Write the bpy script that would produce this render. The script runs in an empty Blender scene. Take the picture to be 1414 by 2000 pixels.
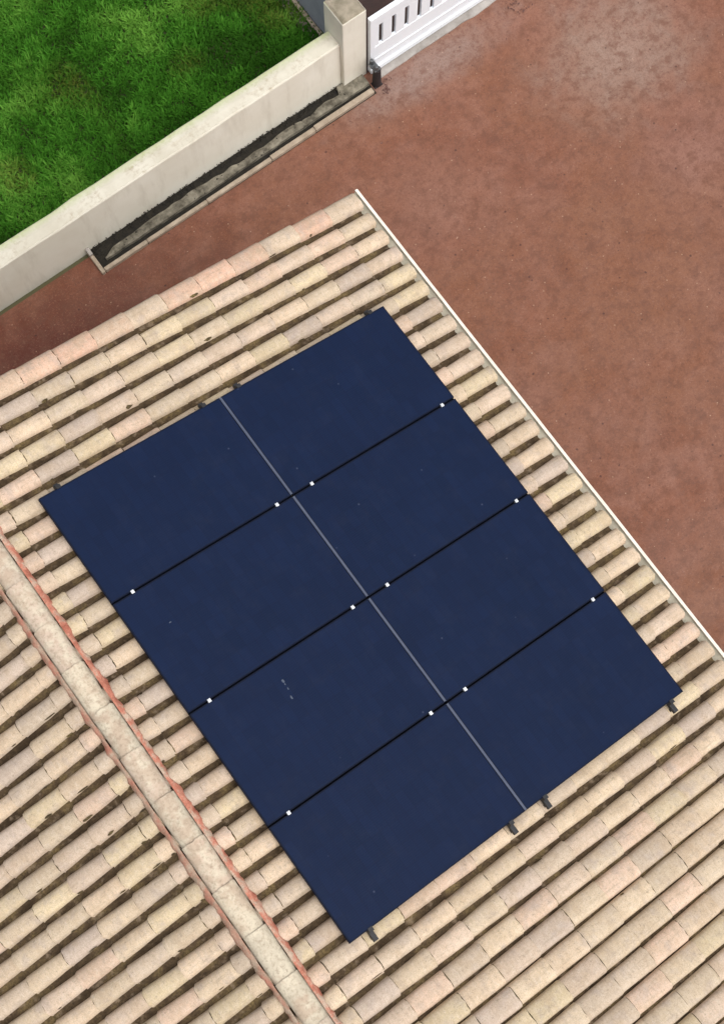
import bpy, math, random
import numpy as np
from mathutils import Vector, Matrix

S = bpy.context.scene
COL = S.collection
random.seed(7)
RNG = np.random.default_rng(7)
R = math.radians

# ------------------------------------------------------------------ camera
CAM_POS = np.array([0.30198, -4.05826, 16.60973])
CAM_R = np.array([[0.8087142, -0.5881781, -0.0052694],      # image right
                  [-0.5724107, -0.7849098, -0.2371972],     # image down
                  [0.1353782, 0.1948410, -0.9714472]])      # view direction
FOC = 3112.62 / 2000.0                                      # focal length / picture height
cd = bpy.data.cameras.new('camera')
cam = bpy.data.objects.new('camera', cd)
COL.objects.link(cam)
cd.sensor_fit = 'VERTICAL'
cd.sensor_height = 24.0
cd.sensor_width = 24.0
cd.lens = FOC * 24.0
cd.clip_start = 0.1
cd.clip_end = 2000
r_, d_, f_ = CAM_R
cam.matrix_world = Matrix(((r_[0], -d_[0], -f_[0], CAM_POS[0]),
                           (r_[1], -d_[1], -f_[1], CAM_POS[1]),
                           (r_[2], -d_[2], -f_[2], CAM_POS[2]),
                           (0, 0, 0, 1)))
S.camera = cam

# ------------------------------------------------------------------ overcast sky and soft sun
SUN_AZ = R(-75)          # direction the light comes from, measured from +x towards +y
SUN_EL = R(64)
w = bpy.data.worlds.new('World')
S.world = w
w.use_nodes = True
nt = w.node_tree
bg = nt.nodes['Background']
sky = nt.nodes.new('ShaderNodeTexSky')
sky.sky_type = 'NISHITA'
sky.sun_disc = False
sky.sun_elevation = SUN_EL
sky.sun_rotation = math.pi / 2 - SUN_AZ
sky.air_density = 1.0
sky.dust_density = 6.0
sky.ozone_density = 1.0
hs = nt.nodes.new('ShaderNodeHueSaturation')
hs.inputs['Saturation'].default_value = 0.22          # grey cloud cover
nt.links.new(sky.outputs[0], hs.inputs['Color'])
nt.links.new(hs.outputs[0], bg.inputs['Color'])
bg.inputs['Strength'].default_value = 0.15

sd = bpy.data.lights.new('sun', 'SUN')
sd.energy = 1.0
sd.angle = R(40)
sd.color = (1.0, 0.95, 0.88)
sun = bpy.data.objects.new('sun', sd)
COL.objects.link(sun)
sdir = Vector((math.cos(SUN_AZ) * math.cos(SUN_EL), math.sin(SUN_AZ) * math.cos(SUN_EL), math.sin(SUN_EL)))
sun.rotation_euler = sdir.to_track_quat('Z', 'Y').to_euler()
sun.location = sdir * 40

S.view_settings.view_transform = 'Standard'
S.view_settings.look = 'None'
S.view_settings.gamma = 1
S.view_settings.use_curve_mapping = False
S.view_settings.exposure = 0.27


# ------------------------------------------------------------------ helpers
def srgb(r, g, b):
    f = lambda c: ((c / 255) / 12.92) if c / 255 <= 0.04045 else ((c / 255 + 0.055) / 1.055) ** 2.4
    return (f(r), f(g), f(b), 1.0)


class MB:
    """collects faces and links them as ONE mesh object"""
    def __init__(s):
        s.v, s.f = [], []

    def add(s, vs, fs):
        o = len(s.v)
        s.v += [tuple(v) for v in vs]
        s.f += [tuple(i + o for i in f) for f in fs]
        return s

    def box(s, x0, x1, y0, y1, z0, z1):
        return s.add([(x0, y0, z0), (x1, y0, z0), (x1, y1, z0), (x0, y1, z0),
                      (x0, y0, z1), (x1, y0, z1), (x1, y1, z1), (x0, y1, z1)],
                     [(0, 3, 2, 1), (4, 5, 6, 7), (0, 1, 5, 4), (1, 2, 6, 5), (2, 3, 7, 6), (3, 0, 4, 7)])

    def cyl(s, c, axis, r, h, n=12, r2=None):
        r2 = r if r2 is None else r2
        ax = Vector(axis).normalized()
        t = ax.orthogonal().normalized()
        b = ax.cross(t)
        c = Vector(c)
        vs = []
        for k, rr in ((0, r), (1, r2)):
            for i in range(n):
                a = 2 * math.pi * i / n
                vs.append(c + ax * (h * k) + (t * math.cos(a) + b * math.sin(a)) * rr)
        fs = [(i, (i + 1) % n, n + (i + 1) % n, n + i) for i in range(n)]
        fs += [tuple(range(n - 1, -1, -1)), tuple(range(n, 2 * n))]
        return s.add(vs, fs)

    def mesh(s, name):
        me = bpy.data.meshes.new(name)
        me.from_pydata([tuple(v) for v in s.v], [], s.f)
        me.update()
        return me

    def build(s, name, mat, parent=None, smooth=False, bevel=0, loc=None):
        me = s.mesh(name)
        o = bpy.data.objects.new(name, me)
        COL.objects.link(o)
        me.materials.append(mat)
        if smooth:
            me.polygons.foreach_set('use_smooth', [True] * len(me.polygons))
        if bevel:
            m = o.modifiers.new('bevel', 'BEVEL')
            m.width = bevel
            m.segments = 2
            m.limit_method = 'ANGLE'
        if parent:
            o.parent = parent
        if loc:
            o.location = loc
        return o


def empty(name, loc=(0, 0, 0)):
    o = bpy.data.objects.new(name, None)
    o.empty_display_size = 0.2
    o.location = loc
    COL.objects.link(o)
    return o


def tag(o, label, cat, group=None):
    o['label'] = label
    o['category'] = cat
    if group:
        o['group'] = group
    return o


def kind(o, k):
    o['kind'] = k
    return o


class NT:
    """small node-tree writer"""
    def __init__(s, name):
        s.m = bpy.data.materials.new(name)
        s.m.use_nodes = True
        s.t = s.m.node_tree
        s.b = s.t.nodes['Principled BSDF']
        s.geo = s.t.nodes.new('ShaderNodeNewGeometry')

    def link(s, a, b):
        s.t.links.new(a, b)

    def n(s, typ, **kw):
        nd = s.t.nodes.new('ShaderNode' + typ)
        for k, v in kw.items():
            setattr(nd, k, v)
        return nd

    def noise(s, scale, detail=4, rough=0.55, vec=None, off=0.0, dist=0.0, stretch=None):
        nd = s.n('TexNoise')
        nd.inputs['Scale'].default_value = scale
        nd.inputs['Detail'].default_value = detail
        nd.inputs['Roughness'].default_value = rough
        nd.inputs['Distortion'].default_value = dist
        mp = s.n('Mapping')
        mp.inputs['Location'].default_value = (off, off * 0.7, off * 1.3)
        if stretch:
            mp.inputs['Scale'].default_value = stretch
        s.link(vec or s.geo.outputs['Position'], mp.inputs['Vector'])
        s.link(mp.outputs[0], nd.inputs['Vector'])
        return nd.outputs['Fac']

    def ramp(s, fac, stops, interp='LINEAR'):
        nd = s.n('ValToRGB')
        nd.color_ramp.interpolation = interp
        el = nd.color_ramp.elements
        while len(el) < len(stops):
            el.new(0.5)
        for e, (p, c) in zip(el, stops):
            e.position = p
            e.color = c if isinstance(c, tuple) else (c, c, c, 1)
        s.link(fac, nd.inputs['Fac'])
        return nd.outputs['Color']

    def val(s, x, inp):
        if isinstance(x, (int, float)):
            inp.default_value = x
        elif isinstance(x, tuple):
            inp.default_value = x
        else:
            s.link(x, inp)

    def mix(s, fac, a, b, mode='MIX'):
        nd = s.n('Mix', data_type='RGBA', blend_type=mode)
        s.val(fac, nd.inputs[0])
        s.val(a, nd.inputs[6])
        s.val(b, nd.inputs[7])
        return nd.outputs[2]

    def math(s, op, a, b=0.0, c=0.0, clamp=False):
        nd = s.n('Math', operation=op, use_clamp=clamp)
        s.val(a, nd.inputs[0])
        s.val(b, nd.inputs[1])
        s.val(c, nd.inputs[2])
        return nd.outputs[0]

    def xyz(s):
        nd = s.n('SeparateXYZ')
        s.link(s.geo.outputs['Position'], nd.inputs[0])
        return nd.outputs

    def bump(s, h, strength, dist=0.01):
        nd = s.n('Bump')
        nd.inputs['Strength'].default_value = strength
        nd.inputs['Distance'].default_value = dist
        s.link(h, nd.inputs['Height'])
        s.link(nd.outputs[0], s.b.inputs['Normal'])

    def out(s, color, rough=0.8, metal=0.0, spec=None):
        s.val(color, s.b.inputs['Base Color'])
        s.val(rough, s.b.inputs['Roughness'])
        s.val(metal, s.b.inputs['Metallic'])
        if spec is not None:
            s.val(spec, s.b.inputs['Specular IOR Level'])
        return s.m


# ------------------------------------------------------------------ materials
def mat_tile():
    k = NT('roof_tile_clay')
    oi = k.n('ObjectInfo')
    at = k.n('Attribute', attribute_name='tint')
    base = k.mix(1.0, oi.outputs['Color'], at.outputs['Color'], 'ADD')
    big = k.noise(5.5, 3, 0.6)
    mid = k.noise(23, 5, 0.65, off=3)
    fine = k.noise(120, 4, 0.7, off=9)
    c = k.mix(k.ramp(mid, [(0.35, 0.0), (0.75, 0.5)]), base, (0.565, 0.475, 0.385, 1), 'MIX')
    c = k.mix(k.ramp(big, [(0.46, 0.0), (0.68, 0.5)]), c, (0.42, 0.31, 0.205, 1))
    c = k.mix(k.ramp(k.noise(7.5, 4, 0.6, off=51), [(0.52, 0.0), (0.70, 0.5)]), c, (0.36, 0.30, 0.27, 1))
    # grey lichen and soot freckles, rain streaks running down the slope
    lich = k.noise(42, 6, 0.78, off=21)
    c = k.mix(k.ramp(lich, [(0.56, 0.0), (0.68, 0.7)]), c, (0.17, 0.14, 0.10, 1))
    strk = k.noise(16, 5, 0.7, off=33, stretch=(0.28, 2.2, 0.28))
    c = k.mix(k.ramp(strk, [(0.54, 0.0), (0.74, 0.5)]), c, (0.26, 0.21, 0.145, 1))
    band = k.noise(30, 4, 0.7, off=37, stretch=(1.6, 0.35, 0.8))
    c = k.mix(k.ramp(band, [(0.5, 0.0), (0.68, 0.28)]), c, (0.30, 0.24, 0.175, 1))
    c = k.mix(k.ramp(band, [(0.32, 0.25), (0.46, 0.0)]), c, (0.62, 0.55, 0.46, 1))
    c = k.mix(k.ramp(fine, [(0.32, 0.45), (0.55, 0.0)]), c, (0.24, 0.19, 0.135, 1))
    c = k.mix(k.ramp(fine, [(0.58, 0.0), (0.72, 0.4)]), c, (0.66, 0.62, 0.53, 1))
    k.bump(k.math('ADD', mid, k.math('MULTIPLY', fine, 0.5)), 0.18, 0.006)
    return k.out(c, 0.88, spec=0.3)


def mat_moss():
    k = NT('dark_lip_lichen')
    a = k.noise(9, 4, 0.6, off=2)
    b = k.noise(60, 4, 0.7)
    x = k.xyz()
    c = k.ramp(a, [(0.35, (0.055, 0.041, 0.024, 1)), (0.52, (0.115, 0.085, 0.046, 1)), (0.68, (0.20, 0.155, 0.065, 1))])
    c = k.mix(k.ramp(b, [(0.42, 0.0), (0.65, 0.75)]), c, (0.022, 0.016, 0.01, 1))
    k.bump(b, 0.8, 0.01)
    return k.out(c, 0.95, spec=0.1)


def mat_channel():
    k = NT('channel_tile_dirt')
    a = k.noise(6, 4, 0.6, off=2)
    b = k.noise(60, 4, 0.7)
    c = k.ramp(a, [(0.34, (0.048, 0.032, 0.019, 1)), (0.5, (0.088, 0.060, 0.035, 1)), (0.66, (0.16, 0.115, 0.055, 1))])
    c = k.mix(k.ramp(b, [(0.42, 0.0), (0.65, 0.7)]), c, (0.026, 0.018, 0.011, 1))
    c = k.mix(k.ramp(k.noise(14, 4, 0.6, off=8), [(0.56, 0.0), (0.7, 0.5)]), c, (0.27, 0.205, 0.145, 1))
    k.bump(b, 0.8, 0.01)
    return k.out(c, 0.95, spec=0.1)


def mat_deck():
    k = NT('roof_deck_clay')
    c = k.ramp(k.noise(14), [(0.3, (0.06, 0.04, 0.025, 1)), (0.7, (0.14, 0.09, 0.05, 1))])
    return k.out(c, 0.95)


def mat_mortar(name, c0, c1, c2):
    k = NT(name)
    a = k.noise(8, 5, 0.65, off=4)
    b = k.noise(70, 4, 0.7)
    c = k.ramp(a, [(0.34, c0), (0.48, c1), (0.60, c2)])
    c = k.mix(k.ramp(b, [(0.3, 0.35), (0.6, 0.0)]), c, (0.12, 0.07, 0.05, 1))
    k.bump(b, 0.7, 0.01)
    return k.out(c, 0.95, spec=0.15)


def mat_ridge():
    k = NT('ridge_tile_clay')
    oi = k.n('ObjectInfo')
    a = k.noise(9, 5, 0.7, off=1)
    b = k.noise(32, 5, 0.7, off=6)
    c = k.mix(k.ramp(a, [(0.42, 0.0), (0.56, 0.8)]), oi.outputs['Color'], (0.60, 0.535, 0.415, 1))
    c = k.mix(k.ramp(k.noise(6, 4, 0.6, off=71), [(0.48, 0.0), (0.60, 0.75)]), c, (0.44, 0.335, 0.25, 1))
    c = k.mix(k.ramp(b, [(0.48, 0.0), (0.66, 0.6)]), c, (0.27, 0.205, 0.15, 1))
    k.bump(b, 0.4, 0.008)
    return k.out(c, 0.9, spec=0.25)


def mat_white_wall():
    k = NT('white_painted_render')
    p = k.xyz()
    a = k.noise(2.2, 5, 0.6)
    b = k.noise(17, 5, 0.7, off=5)
    st = k.noise(6, 4, 0.65, off=11, stretch=(1, 1, 0.18))
    c = k.ramp(a, [(0.3, (0.71, 0.675, 0.575, 1)), (0.7, (0.785, 0.76, 0.67, 1))])
    c = k.mix(k.ramp(st, [(0.52, 0.0), (0.78, 0.35)]), c, (0.40, 0.35, 0.26, 1))
    # weathered top, its colour lowered against the strong skylight; algae and lichen stains
    nz = k.n('SeparateXYZ')
    k.link(k.geo.outputs['Normal'], nz.inputs[0])
    up = k.ramp(nz.outputs[2], [(0.4, 0.0), (0.8, 1.0)])
    c = k.mix(k.math('MULTIPLY', up, k.ramp(a, [(0.3, 0.85), (0.7, 0.45)])), c, (0.47, 0.435, 0.35, 1))
    lich = k.math('MULTIPLY', k.math('MULTIPLY', up, k.ramp(k.noise(3.1, 4, 0.6, off=17), [(0.44, 0.1), (0.62, 1.0)])), k.ramp(b, [(0.47, 0.0), (0.66, 0.7)]))
    c = k.mix(lich, c, (0.34, 0.27, 0.18, 1))
    back = k.ramp(k.math('ADD', p[1], k.math('MULTIPLY', b, 0.09)), [(0.0, 0.0), (1.0, 1.0)])
    edge = k.math('MULTIPLY', up, k.math('MULTIPLY', k.math('SUBTRACT', k.math('ADD', p[1], k.math('MULTIPLY', b, 0.12)), 3.70, clamp=True), 12.0, clamp=True))
    c = k.mix(k.math('MULTIPLY', edge, 0.7), c, (0.40, 0.46, 0.22, 1))
    k.bump(b, 0.25, 0.006)
    return k.out(c, 0.85, spec=0.3)


def mat_simple(name, c0, c1, scale=12, rough=0.8, bump=0.3, metal=0.0, spec=None, bscale=60):
    k = NT(name)
    c = k.ramp(k.noise(scale, 5, 0.65), [(0.32, c0), (0.7, c1)])
    if bump:
        k.bump(k.noise(bscale, 4, 0.65, off=3), bump, 0.006)
    return k.out(c, rough, metal, spec)


def mat_driveway():
    k = NT('red_oxide_concrete')
    p = k.xyz()
    big = k.noise(0.55, 4, 0.6, off=2)
    mid = k.noise(2.6, 5, 0.65, off=8, dist=0.4)
    fine = k.noise(34, 4, 0.7, off=1)
    grit = k.noise(170, 3, 0.75, off=5)
    c = k.ramp(mid, [(0.28, (0.150, 0.054, 0.030, 1)), (0.5, (0.196, 0.077, 0.045, 1)), (0.72, (0.240, 0.108, 0.072, 1))])
    c = k.mix(k.ramp(big, [(0.42, 0.0), (0.66, 0.55)]), c, (0.195, 0.082, 0.040, 1))
    c = k.mix(k.ramp(k.noise(1.1, 4, 0.6, off=31), [(0.5, 0.0), (0.72, 0.3)]), c, (0.26, 0.135, 0.105, 1))
    # washed-out cement stain by the gate approach, with wet-ground sky sheen painted in
    def blob(cx, cy, rx, ry, wobble, amt):
        dx = k.math('DIVIDE', k.math('SUBTRACT', p[0], cx), rx)
        dy = k.math('DIVIDE', k.math('SUBTRACT', p[1], cy), ry)
        d = k.math('SQRT', k.math('ADD', k.math('MULTIPLY', dx, dx), k.math('MULTIPLY', dy, dy)))
        d = k.math('ADD', d, k.math('MULTIPLY', k.math('SUBTRACT', mid, 0.5), wobble))
        return k.ramp(d, [(0.05, amt), (1.0, 0.0)], 'EASE')
    c = k.mix(blob(8.2, 1.95, 1.4, 1.15, 1.1, 0.66), c, (0.30, 0.225, 0.185, 1))
    c = k.mix(blob(8.7, 2.9, 1.4, 0.5, 1.5, 0.3), c, (0.30, 0.21, 0.18, 1))
    c = k.mix(blob(6.3, 3.08, 1.7, 0.45, 1.2, 0.75), c, (0.26, 0.19, 0.165, 1))
    c = k.mix(blob(5.4, 1.7, 0.9, 0.8, 1.8, 0.2), c, (0.28, 0.165, 0.13, 1))
    c = k.mix(blob(8.3, 0.3, 1.3, 1.2, 2.0, 0.22), c, (0.27, 0.15, 0.125, 1))
    # house shade in the passage by the gable, painted in as darker red
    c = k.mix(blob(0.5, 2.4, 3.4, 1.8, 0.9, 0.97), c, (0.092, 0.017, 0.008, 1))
    c = k.mix(k.ramp(fine, [(0.30, 0.6), (0.50, 0.0)]), c, (0.095, 0.038, 0.026, 1))
    c = k.mix(k.ramp(grit, [(0.56, 0.0), (0.72, 0.6)]), c, (0.40, 0.24, 0.165, 1))
    c = k.mix(k.ramp(k.noise(48, 4, 0.7, off=81), [(0.54, 0.0), (0.70, 0.5)]), c, (0.30, 0.155, 0.11, 1))
    c = k.mix(k.ramp(k.noise(5, 5, 0.7, off=86, stretch=(0.35, 2.0, 1)), [(0.56, 0.0), (0.72, 0.4)]), c, (0.12, 0.05, 0.035, 1))
    c = k.mix(k.ramp(k.noise(7, 6, 0.75, off=61), [(0.38, 0.6), (0.53, 0.0)]), c, (0.125, 0.050, 0.030, 1))
    c = k.mix(k.ramp(k.noise(70, 4, 0.75, off=66), [(0.34, 0.55), (0.48, 0.0)]), c, (0.11, 0.05, 0.036, 1))
    # dark freckles of dirt, pale chips
    v = k.n('TexVoronoi')
    v.inputs['Scale'].default_value = 7.5
    k.link(k.geo.outputs['Position'], v.inputs['Vector'])
    wob = k.math('ADD', v.outputs['Distance'], k.math('MULTIPLY', fine, 0.14))
    rnd = k.n('SeparateColor')
    k.link(v.outputs['Color'], rnd.inputs[0])
    sp = k.math('MULTIPLY', k.ramp(wob, [(0.13, 1.0), (0.19, 0.0)]), k.ramp(rnd.outputs[0], [(0.62, 0.0), (0.66, 0.75)]))
    c = k.mix(sp, c, (0.055, 0.022, 0.018, 1))
    v2 = k.n('TexVoronoi')
    v2.inputs['Scale'].default_value = 14
    k.link(k.geo.outputs['Position'], v2.inputs['Vector'])
    r2 = k.n('SeparateColor')
    k.link(v2.outputs['Color'], r2.inputs[0])
    sp2 = k.math('MULTIPLY', k.ramp(v2.outputs['Distance'], [(0.07, 1.0), (0.12, 0.0)]), k.ramp(r2.outputs[1], [(0.72, 0.0), (0.76, 0.6)]))
    c = k.mix(sp2, c, (0.45, 0.30, 0.21, 1))

    rough = k.ramp(k.noise(1.6, 4, 0.6, off=14), [(0.40, 0.32), (0.60, 0.8)])
    k.bump(k.math('ADD', fine, k.math('MULTIPLY', grit, 0.6)), 0.35, 0.006)
    return k.out(c, rough, spec=0.3)


def mat_panel():
    k = NT('solar_cell_glass')
    tc = k.n('TexCoord')
    a = k.noise(2.0, 3, 0.5)
    b = k.noise(26, 3, 0.6, stretch=(1.0, 0.25, 1.0))
    c = k.ramp(a, [(0.3, (0.0052, 0.0122, 0.039, 1)), (0.7, (0.0060, 0.0138, 0.044, 1))])
    c = k.mix(k.ramp(b, [(0.45, 0.0), (0.75, 0.35)]), c, (0.006, 0.011, 0.036, 1))
    # cell grid, thin busbar lines: flat print under the glass
    sp = k.n('SeparateXYZ')
    k.link(tc.outputs['Object'], sp.inputs[0])

    def lines(coord, pitch, width):
        t = k.math('FRACT', k.math('DIVIDE', coord, pitch))
        t = k.math('ABSOLUTE', k.math('SUBTRACT', t, 0.5))
        return k.ramp(t, [(0.5 - width / pitch, 0.0), (0.5 - width / pitch * 0.3, 1.0)])
    g = k.math('MAXIMUM', lines(sp.outputs[0], 0.0865, 0.004), lines(sp.outputs[1], 0.1685, 0.004))
    c = k.mix(k.math('MULTIPLY', g, 0.45), c, (0.006, 0.009, 0.026, 1))
    fl = []
    for q, pt in ((0, 0.0865), (1, 0.1685)):
        fl.append(k.math('FLOOR', k.math('DIVIDE', sp.outputs[q], pt)))
    oi = k.n('ObjectInfo')
    cx_ = k.n('CombineXYZ')
    k.link(fl[0], cx_.inputs[0])
    k.link(fl[1], cx_.inputs[1])
    k.link(k.math('MULTIPLY', oi.outputs['Random'], 91.0), cx_.inputs[2])
    wn = k.n('TexWhiteNoise')
    k.link(cx_.outputs[0], wn.inputs['Vector'])
    c = k.mix(k.math('MULTIPLY', wn.outputs['Value'], 0.28), c, (0.0035, 0.008, 0.024, 1))
    bus = lines(sp.outputs[1], 0.0187, 0.0009)
    c = k.mix(k.math('MULTIPLY', bus, 0.25), c, (0.03, 0.04, 0.085, 1))
    # dried rain specks
    v = k.n('TexVoronoi')
    v.inputs['Scale'].default_value = 8
    k.link(k.geo.outputs['Position'], v.inputs['Vector'])
    rn = k.n('SeparateColor')
    k.link(v.outputs['Color'], rn.inputs[0])
    sk = k.math('MULTIPLY', k.ramp(v.outputs['Distance'], [(0.03, 1.0), (0.09, 0.0)]), k.ramp(rn.outputs[0], [(0.86, 0.0), (0.9, 0.35)]))
    c = k.mix(sk, c, (0.10, 0.12, 0.20, 1))
    dust = k.noise(5, 6, 0.75, off=40)
    c = k.mix(k.ramp(dust, [(0.5, 0.0), (0.8, 0.03)]), c, (0.12, 0.12, 0.13, 1))
    rough = k.ramp(dust, [(0.3, 0.16), (0.7, 0.22)])
    return k.out(c, rough, spec=0.16)


def mat_grass():
    k = NT('grass_blades')
    at = k.n('Attribute', attribute_name='tint')
    k.b.inputs['Subsurface Weight'].default_value = 0.0
    tr = k.n('BsdfTranslucent')
    k.link(at.outputs['Color'], tr.inputs['Color'])
    ms = k.n('MixShader')
    ms.inputs[0].default_value = 0.3
    k.out(at.outputs['Color'], 0.7, spec=0.12)
    k.link(k.b.outputs[0], ms.inputs[1])
    k.link(tr.outputs[0], ms.inputs[2])
    k.link(ms.outputs[0], k.t.nodes['Material Output'].inputs['Surface'])
    return k.m


M = dict(
    tile=mat_tile(), moss=mat_moss(), channel=mat_channel(), deck=mat_deck(), ridge=mat_ridge(),
    red_mortar=mat_mortar('red_mortar', (0.40, 0.135, 0.09, 1), (0.56, 0.225, 0.155, 1), (0.56, 0.43, 0.33, 1)),
    tan_mortar=mat_mortar('faded_red_mortar', (0.47, 0.19, 0.135, 1), (0.46, 0.265, 0.19, 1), (0.47, 0.36, 0.27, 1)),
    white_wall=mat_white_wall(),
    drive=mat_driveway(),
    panel=mat_panel(),
    black_alu=mat_simple('black_anodised_frame', (0.005, 0.008, 0.021, 1), (0.007, 0.011, 0.026, 1), rough=0.6, bump=0.0, spec=0.08),
    shade_strip=mat_simple('black_gap_shade', (0.003, 0.003, 0.004, 1), (0.004, 0.004, 0.006, 1), rough=0.9, bump=0.0, spec=0.05),
    dropping=mat_simple('dried_bird_lime', (0.035, 0.05, 0.09, 1), (0.10, 0.12, 0.16, 1), scale=90, rough=0.9, bump=0.0),
    rail=mat_simple('black_rail', (0.012, 0.012, 0.014, 1), (0.022, 0.022, 0.026, 1), rough=0.5, bump=0.0),
    steel=mat_simple('bright_clamp_metal', (0.62, 0.64, 0.68, 1), (0.75, 0.77, 0.8, 1), rough=0.45, bump=0.0, metal=0.3),
    grey_strip=mat_simple('dull_aluminium_strip', (0.058, 0.072, 0.115, 1), (0.078, 0.092, 0.138, 1), scale=6, rough=0.5, bump=0.0, metal=0.2),
    gutter_white=mat_simple('white_gutter_enamel', (0.68, 0.61, 0.51, 1), (0.80, 0.74, 0.65, 1), scale=8, rough=0.5, bump=0.1),
    gutter_in=mat_simple('dirty_gutter_inside', (0.34, 0.31, 0.24, 1), (0.50, 0.46, 0.37, 1), scale=11, rough=0.85),
    gate=mat_simple('white_gate_lacquer', (0.80, 0.85, 0.91, 1), (0.85, 0.89, 0.94, 1), scale=2.5, rough=0.4, bump=0.05),
    slab=mat_simple('mossy_concrete', (0.045, 0.038, 0.026, 1), (0.27, 0.245, 0.19, 1), scale=9, rough=0.95, bump=0.7, bscale=40),
    kerb=mat_simple('beige_kerb_concrete', (0.26, 0.205, 0.15, 1), (0.42, 0.345, 0.265, 1), scale=9, rough=0.9, bump=0.5),
    soil=mat_simple('shade_black_soil', (0.004, 0.003, 0.002, 1), (0.020, 0.016, 0.009, 1), scale=16, rough=0.9, bump=1.0, bscale=50),
    cap=mat_simple('weathered_mortar_cap', (0.19, 0.165, 0.115, 1), (0.36, 0.31, 0.24, 1), scale=8, rough=0.95, bump=0.6),
    grey_wall=mat_simple('blue_grey_render', (0.27, 0.285, 0.335, 1), (0.35, 0.365, 0.42, 1), scale=3, rough=0.85, bump=0.2),
    threshold=mat_simple('pale_wet_concrete', (0.22, 0.20, 0.18, 1), (0.42, 0.39, 0.365, 1), scale=5, rough=0.5, bump=0.3),
    shaded_pave=mat_simple('shaded_brown_paving', (0.028, 0.013, 0.010, 1), (0.06, 0.026, 0.02, 1), scale=4, rough=0.7, bump=0.5),
    earth=mat_simple('lawn_soil', (0.020, 0.032, 0.008, 1), (0.045, 0.055, 0.015, 1), scale=6, rough=1.0, bump=0.8),
    field=mat_simple('far_ground', (0.06, 0.065, 0.03, 1), (0.11, 0.10, 0.05, 1), scale=0.3, rough=1.0, bump=0.0),
    asphalt=mat_simple('grey_asphalt', (0.055, 0.055, 0.058, 1), (0.085, 0.085, 0.088, 1), scale=20, rough=0.9, bump=0.4),
    black=mat_simple('black_rubber', (0.010, 0.008, 0.009, 1), (0.028, 0.020, 0.022, 1), scale=30, rough=0.7, bump=0.2),
    bracket=mat_simple('grey_bracket_steel', (0.05, 0.055, 0.06, 1), (0.16, 0.17, 0.18, 1), scale=40, rough=0.5, bump=0.2, metal=0.4),
    leaf=mat_simple('wet_brown_leaves', (0.045, 0.016, 0.012, 1), (0.14, 0.055, 0.04, 1), scale=30, rough=0.6, bump=0.3),
    grass=mat_grass(),
    house_wall=mat_simple('house_render', (0.52, 0.47, 0.38, 1), (0.62, 0.58, 0.49, 1), scale=2, rough=0.9),
)

# ------------------------------------------------------------------ ground, driveway, lawn
kind(MB().add([(-900, -900, -0.06), (900, -900, -0.06), (900, 900, -0.06), (-900, 900, -0.06)], [(0, 1, 2, 3)]).build('ground', M['field']), 'structure')
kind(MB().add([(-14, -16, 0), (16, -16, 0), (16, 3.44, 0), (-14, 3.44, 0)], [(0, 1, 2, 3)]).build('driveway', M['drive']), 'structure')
kind(MB().add([(5.68, 3.44, -0.004), (16, 3.44, -0.004), (16, 9.0, -0.004), (5.68, 9.0, -0.004)], [(0, 1, 2, 3)]).build('entrance_paving', M['shaded_pave']), 'structure')  # floor behind the gate, its shade painted in as dark brown
kind(MB().add([(-14, 3.7, -0.02), (5.43, 3.7, -0.02), (5.43, 12, -0.02), (-14, 12, -0.02)], [(0, 1, 2, 3)]).build('lawn_soil', M['earth']), 'structure')
kind(MB().add([(-40, 9.6, -0.03), (-14.1, 9.6, -0.03), (-14.1, -16, -0.03), (-40, -16, -0.03)], [(0, 3, 2, 1)]).build('side_road', M['asphalt']), 'structure')


def vnoise(x, y, seed=0):
    """cheap smooth value noise, vectorised"""
    def h(i, j):
        n = np.sin(i * 127.1 + j * 311.7 + seed * 74.7) * 43758.5453
        return n - np.floor(n)
    xi, yi = np.floor(x), np.floor(y)
    fx, fy = x - xi, y - yi
    fx, fy = fx * fx * (3 - 2 * fx), fy * fy * (3 - 2 * fy)
    return (h(xi, yi) * (1 - fx) + h(xi + 1, yi) * fx) * (1 - fy) + (h(xi, yi + 1) * (1 - fx) + h(xi + 1, yi + 1) * fx) * fy


def mesh_np(name, V, F, tint=None):
    me = bpy.data.meshes.new(name)
    nv, nf = len(V), len(F)
    me.vertices.add(nv)
    me.vertices.foreach_set('co', V.astype(np.float32).ravel())
    k = F.shape[1]
    me.loops.add(nf * k)
    me.loops.foreach_set('vertex_index', F.astype(np.int32).ravel())
    me.polygons.add(nf)
    me.polygons.foreach_set('loop_start', np.arange(nf, dtype=np.int32) * k)
    me.polygons.foreach_set('loop_total', np.full(nf, k, dtype=np.int32))
    me.update(calc_edges=True)
    if tint is not None:
        a = me.color_attributes.new('tint', 'FLOAT_COLOR', 'POINT')
        c = np.ones((nv, 4), np.float32)
        c[:, :3] = tint
        a.data.foreach_set('color', c.ravel())
    return me


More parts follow.
